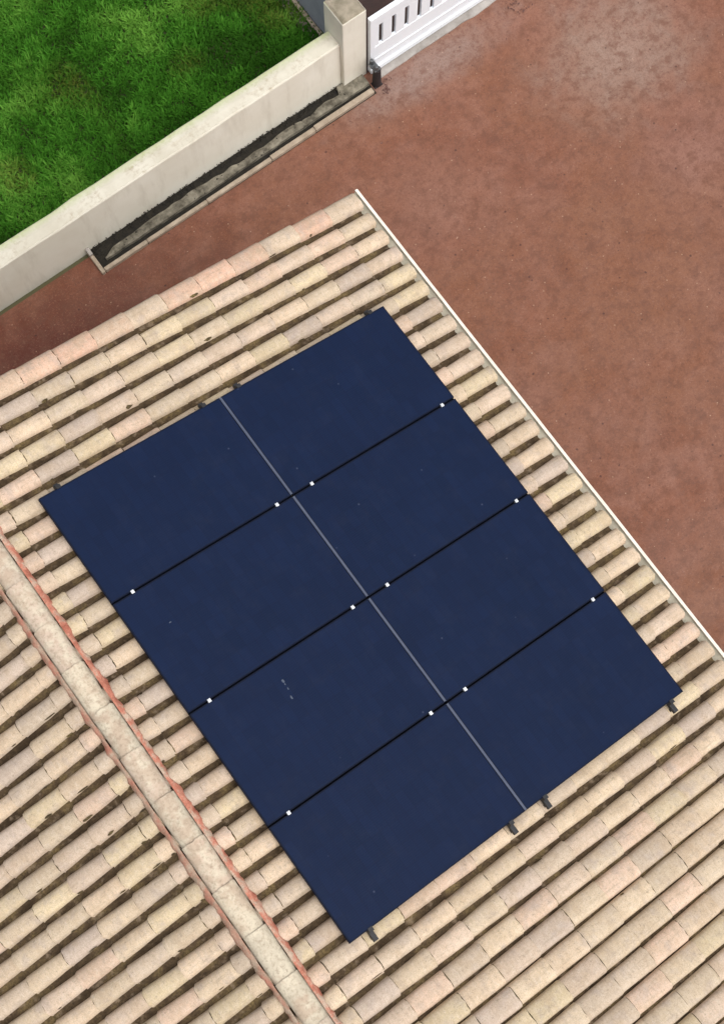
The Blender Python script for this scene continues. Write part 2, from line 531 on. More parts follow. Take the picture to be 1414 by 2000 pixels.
def grass_patch(x0, x1, y0, y1, dens, seed):
    g = np.random.default_rng(seed)
    n = int((x1 - x0) * (y1 - y0) * dens)
    x = g.uniform(x0, x1, n)
    y = g.uniform(y0, y1, n)
    big = vnoise(x * 1.3, y * 1.3, 1) * 0.6 + vnoise(x * 3.1, y * 3.1, 2) * 0.4
    clump = vnoise(x * 7, y * 7, 3) * 0.6 + vnoise(x * 15, y * 15, 4) * 0.4
    h = (0.025 + 0.085 * clump ** 1.5 + 0.03 * big) * g.uniform(0.6, 1.25, n)
    az = g.uniform(0, 2 * np.pi, n) + vnoise(x * 4, y * 4, 6) * 3
    lean = h * g.uniform(0.3, 1.1, n)
    wd = g.uniform(0.005, 0.012, n) * (1 + 0.5 * (g.random(n) > 0.9))
    dx, dy = np.cos(az), np.sin(az)
    px, py = -dy * wd, dx * wd
    z0 = np.full(n, -0.02)
    A = np.stack([x - px, y - py, z0], 1)
    B = np.stack([x + px, y + py, z0], 1)
    Cc = np.stack([x + px * .8 + dx * lean * .45, y + py * .8 + dy * lean * .45, z0 + h * .75], 1)
    D = np.stack([x - px * .8 + dx * lean * .45, y - py * .8 + dy * lean * .45, z0 + h * .75], 1)
    T = np.stack([x + dx * lean, y + dy * lean, z0 + h], 1)
    V = np.stack([A, B, Cc, D, T], 1).reshape(-1, 3)
    o = np.arange(n)[:, None] * 5
    F = np.concatenate([o + [0, 1, 2], o + [0, 2, 3], o + [3, 2, 4]], 0)
    dark = np.array([0.027, 0.098, 0.007])
    mid = np.array([0.054, 0.198, 0.015])
    lite = np.array([0.150, 0.345, 0.046])
    dry = np.array([0.150, 0.150, 0.030])
    t = np.clip(big * 1.8 - 0.5 + 0.6 * (clump - 0.5) + g.normal(0, 0.10, n), 0, 1)[:, None]
    c = np.where(t < 0.5, dark + (mid - dark) * t * 2, mid + (lite - mid) * (t * 2 - 1))
    dr = np.clip((vnoise(x * 1.7, y * 1.7, 9) - 0.66) * 3, 0, 0.6)[:, None] * g.random((n, 1))
    c = c * (1 - dr) + dry * dr
    return V, F, np.repeat(c, 5, 0)


V, F, T = grass_patch(-1.6, 5.42, 3.74, 7.6, 5200, 5)
me = mesh_np('lawn_grass', V, F, T)
me.materials.append(M['grass'])
lawn = bpy.data.objects.new('lawn_grass', me)
COL.objects.link(lawn)
lawn['label'] = 'uneven bright and dark green lawn behind the white wall'
lawn['category'] = 'lawn'
kind(lawn, 'stuff')

# ------------------------------------------------------------------ house: two tiled slopes
SL = R(16.0)
CS, SN = math.cos(SL), math.sin(SL)
ZA = 4.35                                # height of the upper array corner (x=0, y=0)
XR = -0.525                              # ridge line
DECK = -0.182                            # roof deck below the plane of the panel glass
ZR = ZA + (DECK - SN * XR) / CS          # deck height at the ridge
Y_GABLE, Y_END = 1.155, -9.2
PITCH = 0.2035
Y_VAL = -0.0865                          # one valley line
EXPO = 0.345 / CS
S_EAVE = (3.865 - XR) / CS
house = empty('house', (1.5, -4.0, 0))
tag(house, 'house with cream clay tiled gable roof carrying the solar panels', 'house')
HM = Matrix.Translation((-1.5, 4.0, 0))


def under(o, parent):
    """keep world placement of a part built in world coordinates"""
    o.parent = parent
    pm = Matrix.Identity(4)
    p = parent
    while p is not None:
        pm = Matrix.LocRotScale(p.location, p.rotation_euler, p.scale) @ pm
        p = p.parent
    o.matrix_parent_inverse = Matrix.Identity(4)
    o.matrix_basis = pm.inverted() @ o.matrix_basis
    return o


def slope_pt(side, s, y, h):
    """s metres down the slope from the ridge, h metres above the deck; side +1 right, -1 left"""
    return (XR + side * (s * CS + h * SN), y, ZR - s * SN + h * CS)


def proj(P):
    q = (np.asarray(P) - CAM_POS) @ CAM_R.T
    return 0.5 * 1414 + 3112.62 * q[..., 0] / q[..., 2], 1000 + 3112.62 * q[..., 1] / q[..., 2]


wl = MB()
wx0, wx1, wy0, wy1 = XR - S_EAVE * CS + 0.45, 3.45, Y_END + 0.3, 0.98
zt = ZR - (wx1 - XR) * SN / CS - 0.06
wl.add([(wx0, wy0, 0), (wx1, wy0, 0), (wx1, wy1, 0), (wx0, wy1, 0),
        (wx0, wy0, zt), (wx1, wy0, zt), (wx1, wy1, zt), (wx0, wy1, zt),
        (XR, wy0, ZR - 0.1), (XR, wy1, ZR - 0.1)],
       [(0, 1, 5, 8, 4), (1, 2, 6, 5), (2, 3, 7, 9, 6), (3, 0, 4, 7), (4, 8, 9, 7), (8, 5, 6, 9)])
under(wl.build('wall', M['house_wall']), house)

slope_obj = {}
for side in (1, -1):
    m = MB()
    a = [slope_pt(side, s, y, h) for h in (0, -0.07) for s, y in ((0.0, Y_GABLE - 0.03), (0.0, Y_END), (S_EAVE - 0.05, Y_END), (S_EAVE - 0.05, Y_GABLE - 0.03))]
    m.add(a, [(0, 1, 2, 3), (7, 6, 5, 4), (0, 3, 7, 4), (1, 0, 4, 5), (2, 1, 5, 6), (3, 2, 6, 7)])
    o = m.build('roof_slope', M['deck'])
    under(o, house)
    slope_obj[side] = o
slope_obj[1]['label'] = 'roof slope under the panels, falling to the white gutter'
slope_obj[-1]['label'] = 'dirtier roof slope on the far side of the ridge'

# profile of one tile across the slope: y, height
PROF = [(0.100, 0.010), (0.091, 0.036), (0.073, 0.052), (0.042, 0.061), (0.006, 0.066), (-0.026, 0.067),
        (-0.055, 0.063), (-0.071, 0.049), (-0.080, 0.025), (-0.085, 0.0)]
NARROW = [(0.077, 0.0), (0.070, 0.026), (0.058, 0.048), (0.036, 0.061), (0.010, 0.067), (-0.016, 0.067),
          (-0.040, 0.061), (-0.059, 0.047), (-0.070, 0.024), (-0.076, 0.0)]
VERGE = [(0.121, -0.03), (0.114, 0.016), (0.092, 0.046), (0.050, 0.061), (0.008, 0.067), (-0.018, 0.067),
         (-0.040, 0.061), (-0.059, 0.047), (-0.070, 0.024), (-0.076, 0.0)]


def lerp_prof(t):
    return [(a[0] * (1 - t) + b[0] * t, a[1] * (1 - t) + b[1] * t) for a, b in zip(NARROW, PROF)]


def row_width(side, y):
    """tiles lie closer together, with hardly any open channel, towards the near end of the gutter slope"""
    if side < 0:
        return 0
    return int(round(3 * min(max((-4.35 - y) / 0.75, 0), 1)))


TLEN = EXPO + 0.065
RISE = 0.018
THK = 0.014


def tile_geo(prof, g, mirror, tl, taper=0.06):
    """one tile in its own frame: x runs down the slope and ends at 0, y across, z out of the roof"""
    n = len(prof)
    vs, fs = [], []
    chip = g.normal(0, 0.003, n)
    for k, (x, rz) in enumerate(((-tl, RISE * (1 - tl / TLEN)), (-tl * 0.45, RISE * (1 - 0.45 * tl / TLEN)), (0.0, RISE))):
        fl = 1.0 + taper * (-1.0, 0.0, 0.85)[k]             # wider at the lower end
        for i, (y, z) in enumerate(prof):
            vs.append((x + (chip[i] if k == 2 else 0), y * fl + g.normal(0, 0.0012), z + rz + g.normal(0, 0.0009)))
    vs += vs[2 * n:3 * n]                                   # the lip keeps its own sharp edge
    for i in range(n):
        x, yy, zz = vs[2 * n + i]
        vs.append((x - 0.001, yy * 0.96, zz - THK))
    for k in (0, 1, 3):
        for i in range(n - 1):
            a = k * n + i
            fs.append((a, a + n, a + n + 1, a + 1))
    if mirror:
        vs = [(-x, y, z) for x, y, z in vs]
        fs = [tuple(reversed(f)) for f in fs]
    return np.array(vs), fs


PAL = np.array([srgb(205, 184, 155)[:3], srgb(196, 178, 152)[:3], srgb(210, 186, 158)[:3], srgb(203, 180, 160)[:3],
                srgb(188, 170, 150)[:3], srgb(206, 188, 150)[:3], srgb(186, 168, 156)[:3], srgb(214, 182, 160)[:3]])
PAL_PINK = np.array([srgb(214, 170, 146)[:3], srgb(210, 176, 150)[:3], srgb(206, 184, 160)[:3], srgb(216, 166, 142)[:3]])

PAL_MEAN = PAL.mean(0)
tile_meshes = {}
S_TOP = S_EAVE - 12 * EXPO               # lower end of the short course under the ridge
PROFS = [lerp_prof(t / 3) for t in range(4)]
for key, prof, tl in [('verge', VERGE, TLEN), ('verge_top', VERGE, S_TOP - 0.03)] + [('tile%d' % t, PROFS[t], TLEN) for t in range(4)] + [('tile%d_top' % t, PROFS[t], S_TOP - 0.03) for t in range(4)]:
    for side in (1, -1):
        lst = []
        for v in range(5):
            vs, fs = tile_geo(prof, np.random.default_rng(100 + v), side < 0, tl, 0.025 if key[:5] in ('verge', 'tile2', 'tile3') else 0.065)
            me = bpy.data.meshes.new('tile')
            me.from_pydata(vs.tolist(), [], fs)
            me.update()
            me.polygons.foreach_set('use_smooth', [i < 2 * (len(prof) - 1) for i in range(len(fs))])
            me.materials.append(M['tile'])
            lst.append((me, vs, fs))
        tile_meshes[key, side] = lst

# all tile places
places = []
AR_L, AR_W = 3.534, 4.216                 # solar array size down the slope / along the eave
row0 = Y_VAL + PITCH / 2
rows = [k for k in range(-45, 6) if row0 + k * PITCH > Y_END + 0.1]
for side in (1, -1):
    for k in rows:
        yc = row0 + k * PITCH
        verge = (k == max(rows))
        for c in range(13):
            s_end = S_EAVE - c * EXPO
            if s_end < 0.16:
                continue
            s0 = max(s_end - EXPO, 0.10)
            # how much of it the photograph shows
            smp = np.array([slope_pt(side, s0 + (s_end - s0) * u, yc + PITCH * v, 0.06) for u in (.1, .5, .9) for v in (-.4, 0, .4)])
            x, y = proj(smp)
            ok = (x > 0) & (x < 1414) & (y > 0) & (y < 2000)
            if side > 0:
                ax = smp[:, 0] / CS
                ok &= ~((ax > 0.02) & (ax < AR_L - 0.02) & (smp[:, 1] < -0.05) & (smp[:, 1] > -AR_W))
            dist = np.linalg.norm(smp.mean(0) - CAM_POS)
            places.append((ok.mean() * (s_end - s0) / dist ** 2, side, k, c, yc, s_end, verge))
order = sorted(range(len(places)), key=lambda i: -places[i][0])
single = set(i for i in order[:300] if places[i][0] > 0)

joined = {1: ([], [], []), -1: ([], [], [])}
jn = {1: 0, -1: 0}
slope_rot = {1: Matrix.Rotation(SL, 4, 'Y'), -1: Matrix.Rotation(-SL, 4, 'Y')}
for i, (_, side, k, c, yc, s_end, verge) in enumerate(places):
    g = random.Random(i * 13 + 5)
    pal = PAL_PINK if verge else PAL
    base = (0.75 * pal[g.randrange(len(pal))] + 0.25 * PAL_MEAN) * g.uniform(0.82, 1.08)
    if side < 0:
        base = base * 0.96
    me, vs, fs = tile_meshes[('verge' if verge else 'tile%d' % row_width(side, yc)) + ('_top' if c == 12 else ''), side][g.randrange(5)]
    s_j = s_end + g.uniform(-0.003, 0.003)
    p = slope_pt(side, s_j, yc + g.uniform(-0.004, 0.004), 0.002 + g.uniform(0, 0.002))
    yaw = g.uniform(-0.008, 0.008)
    mat = Matrix.Translation(p) @ slope_rot[side] @ Matrix.Rotation(yaw, 4, 'Z')
    if i in single:
        o = bpy.data.objects.new('tile', me)
        COL.objects.link(o)
        o.matrix_basis = mat
        under(o, slope_obj[side])
        o.color = (*base, 1)
    else:
        A = np.array(mat)
        W = vs @ A[:3, :3].T + A[:3, 3]
        L = joined[side]
        L[0].append(W)
        L[1].append(np.array(fs) + jn[side])
        L[2].append(np.tile(base, (len(vs), 1)))
        jn[side] += len(vs)
for side in (1, -1):
    L = joined[side]
    me = mesh_np('tiles', np.concatenate(L[0]), np.concatenate(L[1]), np.concatenate(L[2]))
    me.materials.append(M['tile'])
    o = bpy.data.objects.new('tiles', me)
    COL.objects.link(o)
    o.color = (0, 0, 0, 1)
    under(o, slope_obj[side])
    kind(o, 'stuff')

# channel tiles between the rows, brown with years of dirt
for side in (1, -1):
    Vs, Fs = [], []
    n0 = 0
    for k in rows[:-1]:
        yv = row0 + k * PITCH + PITCH / 2
        up_ = -NARROW[-1][0] if row_width(side, yv + PITCH / 2) == 0 else -PROFS[row_width(side, yv + PITCH / 2)][-1][0]
        dn_ = PROFS[row_width(side, yv - PITCH / 2)][0][0]
        y_hi = yv + PITCH / 2 - up_ + 0.012
        y_lo = yv - PITCH / 2 + dn_ - 0.012
        ss = np.arange(0.10, S_EAVE - 0.015, 0.02)
        yy = np.full_like(ss, yv)
        step = 0.010 * (1 - np.mod((S_EAVE - ss), EXPO) / EXPO)
        nz = vnoise(ss * 13, yy * 37, 11) * 0.5 + vnoise(ss * 37, yy * 61, 15) * 0.5
        nz2 = vnoise(ss * 11, yy * 53, 13) * 0.5 + vnoise(ss * 41, yy * 43, 16) * 0.5
        for j in range(len(ss)):
            for t, h in ((0, 0.020), (0.25, 0.010 + 0.010 * nz[j]), (0.5, 0.004 + 0.006 * nz2[j]), (0.75, 0.010 + 0.010 * nz2[j]), (1, 0.020)):
                Vs.append(slope_pt(side, ss[j], y_hi + (y_lo - y_hi) * t, h + step[j]))
            if j:
                for q in range(4):
                    a = n0 + (j - 1) * 5 + q
                    Fs.append((a, a + 1, a + 6, a + 5) if side > 0 else (a, a + 5, a + 6, a + 1))
        n0 += len(ss) * 5
    me = mesh_np('channel_tiles', np.array(Vs), np.array(Fs))
    me.materials.append(M['channel'])
    o = bpy.data.objects.new('channel_tiles', me)
    COL.objects.link(o)
    under(o, slope_obj[side])
    kind(o, 'stuff')

# dark lines under the lips and crusts of lichen along the channel edges
for side in (1, -1):
    Vs, Fs = [], []
    n0 = 0
    # thin dark line under the lower lip of each tile
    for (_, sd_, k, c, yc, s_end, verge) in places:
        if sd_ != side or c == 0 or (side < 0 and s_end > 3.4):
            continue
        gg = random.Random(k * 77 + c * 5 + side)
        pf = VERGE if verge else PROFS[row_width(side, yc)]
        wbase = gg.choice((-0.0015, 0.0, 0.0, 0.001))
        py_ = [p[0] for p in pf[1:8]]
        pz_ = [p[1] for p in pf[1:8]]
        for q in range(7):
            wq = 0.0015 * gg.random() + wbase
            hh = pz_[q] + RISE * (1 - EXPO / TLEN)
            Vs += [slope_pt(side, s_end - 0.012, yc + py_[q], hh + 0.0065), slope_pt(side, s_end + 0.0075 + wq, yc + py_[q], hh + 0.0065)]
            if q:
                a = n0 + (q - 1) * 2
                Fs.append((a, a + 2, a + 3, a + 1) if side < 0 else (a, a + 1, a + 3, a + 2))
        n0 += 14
        for _q in range(gg.choice((0, 0, 1, 1)) if side < 0 else gg.choice((0, 0, 0, 0, 1))):
            if row_width(side, yc) > 1 and gg.random() < 0.8:
                continue
            i0 = gg.choice((8, 8, 9)) if gg.random() < 0.8 else gg.choice((1, 2))
            t = gg.random()
            cy_ = pf[i0][0] + (pf[i0 - 1][0] - pf[i0][0]) * t
            ch_ = pf[i0][1] + (pf[i0 - 1][1] - pf[i0][1]) * t
            ty = pf[i0 - 1][0] - pf[i0][0]
            th = pf[i0 - 1][1] - pf[i0][1]
            ll = math.hypot(ty, th)
            ty, th = ty / ll, th / ll
            sc_ = s_end - gg.uniform(0.02, EXPO - 0.03)
            rise = RISE * (1 - (s_end - sc_) / TLEN)
            rs, rt = gg.uniform(0.015, 0.06), gg.uniform(0.008, 0.022)
            ring = []
            for w_ in range(7):
                an = 6.283 * w_ / 7
                rr = gg.uniform(0.6, 1.2)
                u_, v_ = rr * rs * math.cos(an), rr * rt * math.sin(an)
                ring.append(slope_pt(side, sc_ + u_, yc + cy_ + ty * v_ - th * 0.003, ch_ + th * v_ + ty * 0.003 + rise + 0.002))
            ring.append(slope_pt(side, sc_, yc + cy_ - th * 0.006, ch_ + ty * 0.006 + rise + 0.003))
            Vs += ring
            Fs += [(n0 + 7, n0 + w_, n0 + (w_ + 1) % 7, n0 + (w_ + 1) % 7) for w_ in range(7)]
            n0 += 8
    me = bpy.data.meshes.new('lip_lines_lichen')
    me.from_pydata(Vs, [], [tuple(dict.fromkeys(int(i) for i in f)) for f in Fs])
    me.update()
    me.materials.append(M['moss'])
    o = bpy.data.objects.new('lip_lines_lichen', me)
    COL.objects.link(o)
    under(o, slope_obj[side])
    kind(o, 'stuff')

# ridge: half-round caps bedded in red mortar
ridge = MB()
for y0, y1 in ((Y_END, Y_GABLE - 0.02),):
    pts = [(-0.10, -0.02), (-0.07, 0.055), (0, 0.085), (0.07, 0.055), (0.10, -0.02)]
    a = [(XR + x, y, ZR + z) for y in (y0, y1) for x, z in pts]
    ridge.add(a, [(i, i + 1, i + 6, i + 5) for i in range(4)] + [(4, 3, 2, 1, 0), (5, 6, 7, 8, 9)])
ridge_o = under(ridge.build('ridge', M['tan_mortar']), house)
CAPL, CAPE = 0.46, 0.405
cap_v = []
for v in range(4):
    g = np.random.default_rng(300 + v)
    m = MB()
    n = 11
    vs = []
    for k, (y, r) in enumerate(((0.0, 0.101), (-CAPL * 0.5, 0.098), (-CAPL, 0.094))):
        for i in range(n):
            a = math.pi * (0.03 + 0.94 * i / (n - 1))
            vs.append((r * math.cos(a) * (1 + g.normal(0, .006)), y + g.normal(0, 0.003), 0.082 * (r / 0.103) * math.sin(a) + (0.009 if k == 0 else 0.0)))
    vs += vs[0:n]
    for i in range(n):
        x, y, z = vs[i]
        vs.append((x * 0.88, y - 0.002, z - 0.012))
    fs = [(k * n + i, k * n + i + 1, (k + 1) * n + i + 1, (k + 1) * n + i) for k in range(2) for i in range(n - 1)]
    fs += [(4 * n + i, 4 * n + i + 1, 3 * n + i + 1, 3 * n + i) for i in range(n - 1)]
    me = bpy.data.meshes.new('ridge_tile')
    me.from_pydata(vs, [], fs)
    me.update()
    me.polygons.foreach_set('use_smooth', [i < 2 * (n - 1) for i in range(len(fs))])
    me.materials.append(M['ridge'])
    cap_v.append(me)
RP = [tuple(0.5 * c + 0.5 * d for c, d in zip(q, (0.53, 0.42, 0.325))) for q in [srgb(196, 184, 160)[:3], srgb(190, 172, 156)[:3], srgb(184, 182, 162)[:3], srgb(200, 178, 158)[:3], srgb(176, 166, 152)[:3]]]
y = -2.92 + CAPE * 10
i = 0
while y > Y_END + 0.4:
    if y <= Y_GABLE + 0.02:
        o = bpy.data.objects.new('ridge_tile', cap_v[i % 4])
        COL.objects.link(o)
        o.location = (XR + random.uniform(-.005, .005), y + random.uniform(-.012, .012), ZR + 0.058 + random.uniform(-.003, .003))
        o.rotation_euler = (0, 0, random.uniform(-0.02, 0.02))
        under(o, ridge_o)
        o.color = (*RP[random.randrange(5)], 1)
        i += 1
    y -= CAPE
for side, mt, wdt in ((1, 'red_mortar', 0.036), (-1, 'tan_mortar', 0.036)):
    ys = np.arange(Y_END, Y_GABLE - 0.05, 0.016)
    nz = vnoise(ys * 9, ys * 0 + side, 21) * .6 + vnoise(ys * 33, ys * 0 + side, 22) * .4
    ph = (ys - row0) / PITCH
    bumpy = 0.5 + 0.5 * np.cos(2 * np.pi * ph)                # laps over each tile roll, sinks into each valley
    Vs, Fs = [], []
    for j, yv in enumerate(ys):
        out = 0.116 + wdt * (0.15 + 1.0 * nz[j]) - 0.014 * bumpy[j]
        hh = 0.062 + 0.030 * bumpy[j] ** 0.6
        for s, h in ((0.078, 0.112), (0.103, 0.104 + 0.004 * nz[j]), (0.5 * (0.103 + out), hh + 0.012), (out, hh), (out + 0.004, hh - 0.045)):
            Vs.append(slope_pt(side, s, yv, h))
        if j:
            for q in range(4):
                a = (j - 1) * 5 + q
                Fs.append((a, a + 1, a + 6, a + 5) if side < 0 else (a, a + 5, a + 6, a + 1))
    me = mesh_np('mortar', np.array(Vs), np.array(Fs))
    me.materials.append(M[mt])
    me.polygons.foreach_set('use_smooth', [True] * len(me.polygons))
    o = bpy.data.objects.new('mortar', me)
    COL.objects.link(o)
    under(o, ridge_o)
    o['label'] = 'salmon red mortar bedding along the ridge' if side > 0 else 'faded pinkish mortar bedding along the ridge'

# verge mortar along the gable edge
for side in (1, -1):
    m = MB()
    a = [slope_pt(side, s, y, h) for s in (0.05, S_EAVE - 0.03) for y, h in ((Y_GABLE - 0.028, -0.09), (Y_GABLE - 0.004, -0.09), (Y_GABLE - 0.012, 0.02), (Y_GABLE - 0.028, 0.03))]
    m.add(a, [(0, 1, 2, 3), (7, 6, 5, 4), (0, 4, 5, 1), (1, 5, 6, 2), (2, 6, 7, 3), (3, 7, 4, 0)])
    under(m.build('verge_mortar', M['tan_mortar']), house)

# white half-round gutter along the eaves
for side in (1, -1):
    ex = XR + side * (S_EAVE * CS)
    ez = ZR - S_EAVE * SN - 0.004
    cx = ex + side * 0.008
    m, lip = MB(), MB()
    n = 12
    for prof, mb in (([(0.062 * math.cos(t), 0.034 * math.sin(t)) for t in np.linspace(math.pi, 2 * math.pi, n)], m),):
        a = [(cx + side * x, y, ez + z - 0.005) for y in (Y_END, Y_GABLE - 0.005) for x, z in prof]
        mb.add(a, [(i, i + 1, n + i + 1, n + i) for i in range(n - 1)])
        a = [(cx + side * x * 1.05, y, ez + z * 1.05 - 0.005) for y in (Y_END, Y_GABLE - 0.005) for x, z in prof]
        mb.add(a, [(n + i, n + i + 1, i + 1, i) for i in range(n - 1)])
        mb.add([(cx + side * x, Y_GABLE - 0.006, ez + z - 0.005) for x, z in prof], [tuple(range(n))])
    g = under(m.build('gutter', M['gutter_in']), house)
    x0, x1 = sorted((cx + side * 0.058, cx + side * 0.086))
    ys = np.linspace(Y_END, Y_GABLE + 0.01, 40)
    wob = np.cumsum(RNG.normal(0, 0.0009, 40))
    wob -= np.linspace(wob[0], wob[-1], 40)
    vs, fs = [], []
    for j, yv in enumerate(ys):
        vs += [(x0 + wob[j], yv, ez - 0.05), (x1 + wob[j], yv, ez - 0.05), (x1 + wob[j], yv, ez + 0.006), (x0 + wob[j], yv, ez + 0.012)]
        if j:
            for q in range(4):
                a, b = (j - 1) * 4 + q, (j - 1) * 4 + (q + 1) % 4
                fs.append((a, b, b + 4, a + 4))
    fs += [(3, 2, 1, 0), tuple(len(vs) - 4 + q for q in range(4))]
    lip.add(vs, fs)
    o = lip.build('gutter_lip', M['gutter_white'])
    under(o, g)

# ------------------------------------------------------------------ solar array
PL, PW, GAP, PT = 1.759, 1.042, 0.016, 0.035
AM = Matrix.Translation((0, 0, ZA)) @ Matrix.Rotation(SL, 4, 'Y')    # x down the slope, -y along the eave, z normal; glass at z=0
ROWN = ['in the row nearest the gable edge', 'in the second row from the gable edge', 'in the third row from the gable edge', 'in the row farthest from the gable edge']

fr = MB()
b = 0.011
fr.box(0, PL, -b, 0, -PT, 0).box(0, PL, -PW, -PW + b, -PT, 0).box(0, b, -PW + b, -b, -PT, -0.0005).box(PL - b, PL, -PW + b, -b, -PT, -0.0005)
frame_me = fr.mesh('frame')
frame_me.materials.append(M['black_alu'])
gl = MB().box(b, PL - b, -PW + b, -b, -0.008, -0.0012)
glass_me = gl.mesh('glass')
glass_me.materials.append(M['panel'])
bk = MB().box(PL * 0.45, PL * 0.55, -PW + 0.02, -PW + 0.1, -0.03, -0.0085)
box_me = bk.mesh('junction_box')
box_me.materials.append(M['black_alu'])
st_ = MB().box(PL - 0.002, PL + GAP + 0.002, -PW + 0.004, -0.004, 0.0022, 0.0035)
shade_me = MB().box(0.0, PL, -PW - GAP + 0.001, -PW - 0.001, -PT, -PT + 0.012).mesh('gap_shade')  # black strip added low in the row gaps to paint their shade
shade_me.materials.append(M['shade_strip'])
strip_me = st_.mesh('edge_strip')
strip_me.materials.append(M['grey_strip'])
for r in range(4):
    for c in range(2):
        e = empty('solar_panel')
        e.matrix_basis = AM @ Matrix.Translation((c * (PL + GAP), -r * (PW + GAP), random.uniform(-.0015, .0015)))
        tag(e, 'dark blue solar panel on the %s side, %s' % ('ridge' if c == 0 else 'gutter', ROWN[r]), 'solar panel', 'solar panels on the roof')
        parts = [('gap_shade', shade_me)] if r < 3 else []
        parts += [('frame', frame_me), ('glass', glass_me), ('junction_box', box_me)]
        if c == 0:
            parts.append(('edge_strip', strip_me))
        for nm, me in parts:
            o = bpy.data.objects.new(nm, me)
            COL.objects.link(o)
            o.parent = e

            # dried bird lime
        marks = {(2, 0): [(0.766, 0.181, 0.010, 0.020), (0.765, 0.210, 0.006, 0.009), (0.763, 0.254, 0.006, 0.012), (0.745, 0.327, 0.008, 0.024)],
                 (1, 0): [(0.297, 0.359, 0.014, 0.005)]}.get((r, c), [])
        for mu, mv, ra, rb in marks:
            n = 9
            ring = [(mu + ra * random.uniform(.6, 1.2) * math.cos(6.283 * t / n), -mv + rb * random.uniform(.6, 1.2) * math.sin(6.283 * t / n), -0.0011) for t in range(n)]
            MB().add(ring + [(mu, -mv, 0.0002)], [(t, (t + 1) % n, n) for t in range(n)]).build('bird_dropping', M['dropping'], e)

RU = [0.190, 1.607, 1.968, 3.392]
RL = ['black mounting rail nearest the ridge, its end showing below the panels',
      'second mounting rail from the ridge, just on the ridge side of the grey centre line',
      'third mounting rail from the ridge, just on the gutter side of the grey centre line',
      'black mounting rail nearest the gutter, its end showing below the panels']
for q, u in enumerate(RU):
    e = empty('mounting_rail')
    e.matrix_basis = AM @ Matrix.Translation((u, 0, 0))
    tag(e, RL[q], 'rail', 'mounting rails under the solar panels')
    m = MB()
    m.box(-0.02, 0.02, -AR_W - 0.10, 0.055, -PT - 0.040, -PT - 0.001)
    m.build('rail_bar', M['rail'], e, bevel=0.003)
    for k in range(5):
        mid = 0 < k < 4
        yk = -(k * (PW + GAP) - GAP / 2) if mid else (0.014 if k == 0 else -AR_W - 0.014)
        cl = MB()
        if mid:
            cl.box(-0.014, 0.014, yk - 0.015, yk + 0.015, 0.0022, 0.0065)
            cl.box(-0.012, 0.012, yk - 0.004, yk + 0.004, -PT, 0.0022)
            o = cl.build('clamp', M['steel'], e, bevel=0.0015)
            MB().cyl((0, yk, 0.0065), (0, 0, 1), 0.009, 0.006, 8).build('bolt', M['steel'], o)
        else:
            sg = 1 if k == 0 else -1
            y0, y1 = sorted((yk - sg * 0.022, yk + sg * 0.012))
            cl.box(-0.02, 0.02, y0, y1, 0.0022, 0.0062)
            y0, y1 = sorted((yk - sg * 0.010, yk + sg * 0.012))
            cl.box(-0.02, 0.02, y0, y1, -PT, 0.0022)
            o = cl.build('clamp', M['rail'], e)
            MB().cyl((0, yk + sg * 0.004, 0.0062), (0, 0, 1), 0.007, 0.005, 8).build('bolt', M['rail'], o)
    # roof hooks
    for yk in (-0.35, -1.5, -2.7, -3.9, -AR_W - 0.06):
        MB().box(-0.014, 0.014, yk - 0.012, yk + 0.012, -0.150, -PT - 0.040).build('roof_hook', M['rail'], e)

# ------------------------------------------------------------------ garden wall, pillar, side wall
gw = empty('garden_wall', (2.0, 3.62, 0))
tag(gw, 'low white rendered garden wall with stained top beside the lawn', 'wall')
xs = np.linspace(-14, 5.40, 70)
vs, fs = [], []
for j, x in enumerate(xs):
    n1, n2 = RNG.normal(0, 0.0035, 2)
    zt = 0.85 + RNG.normal(0, 0.003)
    pr = [(3.505, 0.0), (3.505, 0.4), (3.507 + n1, zt - 0.018), (3.522 + n1, zt), (3.62, zt + 0.008), (3.722 + n2, zt), (3.735 + n2, zt - 0.015), (3.735, 0.0)]
    pr[0] = (3.505, -0.05)
    pr[-1] = (3.735, -0.05)
    vs += [(x, y, z) for y, z in pr]
    if j:
        for q in range(7):
            a = (j - 1) * 8 + q
            fs.append((a, a + 8, a + 9, a + 1))
fs += [tuple(range(7, -1, -1))[::-1], tuple(len(vs) - 8 + q for q in range(8))[::-1]]
under(MB().add(vs, fs).build('wall_body', M['white_wall']), gw)

gp = empty('gate_pillar', (5.56, 3.6, 0))
tag(gp, 'square cream gate pillar with grey weathered top', 'pillar')
o = under(MB().box(5.402, 5.718, 3.445, 3.80, -0.05, 1.335).build('shaft', M['white_wall'], bevel=0.012), gp)
m = MB()
m.add([(5.41, 3.452, 1.3355), (5.71, 3.452, 1.3355), (5.71, 3.793, 1.3355), (5.41, 3.793, 1.3355),
       (5.437, 3.480, 1.352), (5.685, 3.480, 1.352), (5.685, 3.765, 1.352), (5.437, 3.765, 1.352), (5.56, 3.62, 1.362)],
      [(0, 1, 5, 4), (1, 2, 6, 5), (2, 3, 7, 6), (3, 0, 4, 7), (4, 5, 8), (5, 6, 8), (6, 7, 8), (7, 4, 8)])
under(m.build('cap', M['cap']), gp)

sw = MB().box(5.60, 5.76, 3.803, 9.0, -0.05, 1.05).build('side_wall', M['grey_wall'], bevel=0.01)
tag(sw, 'plain blue grey wall running back behind the gate pillar', 'wall')

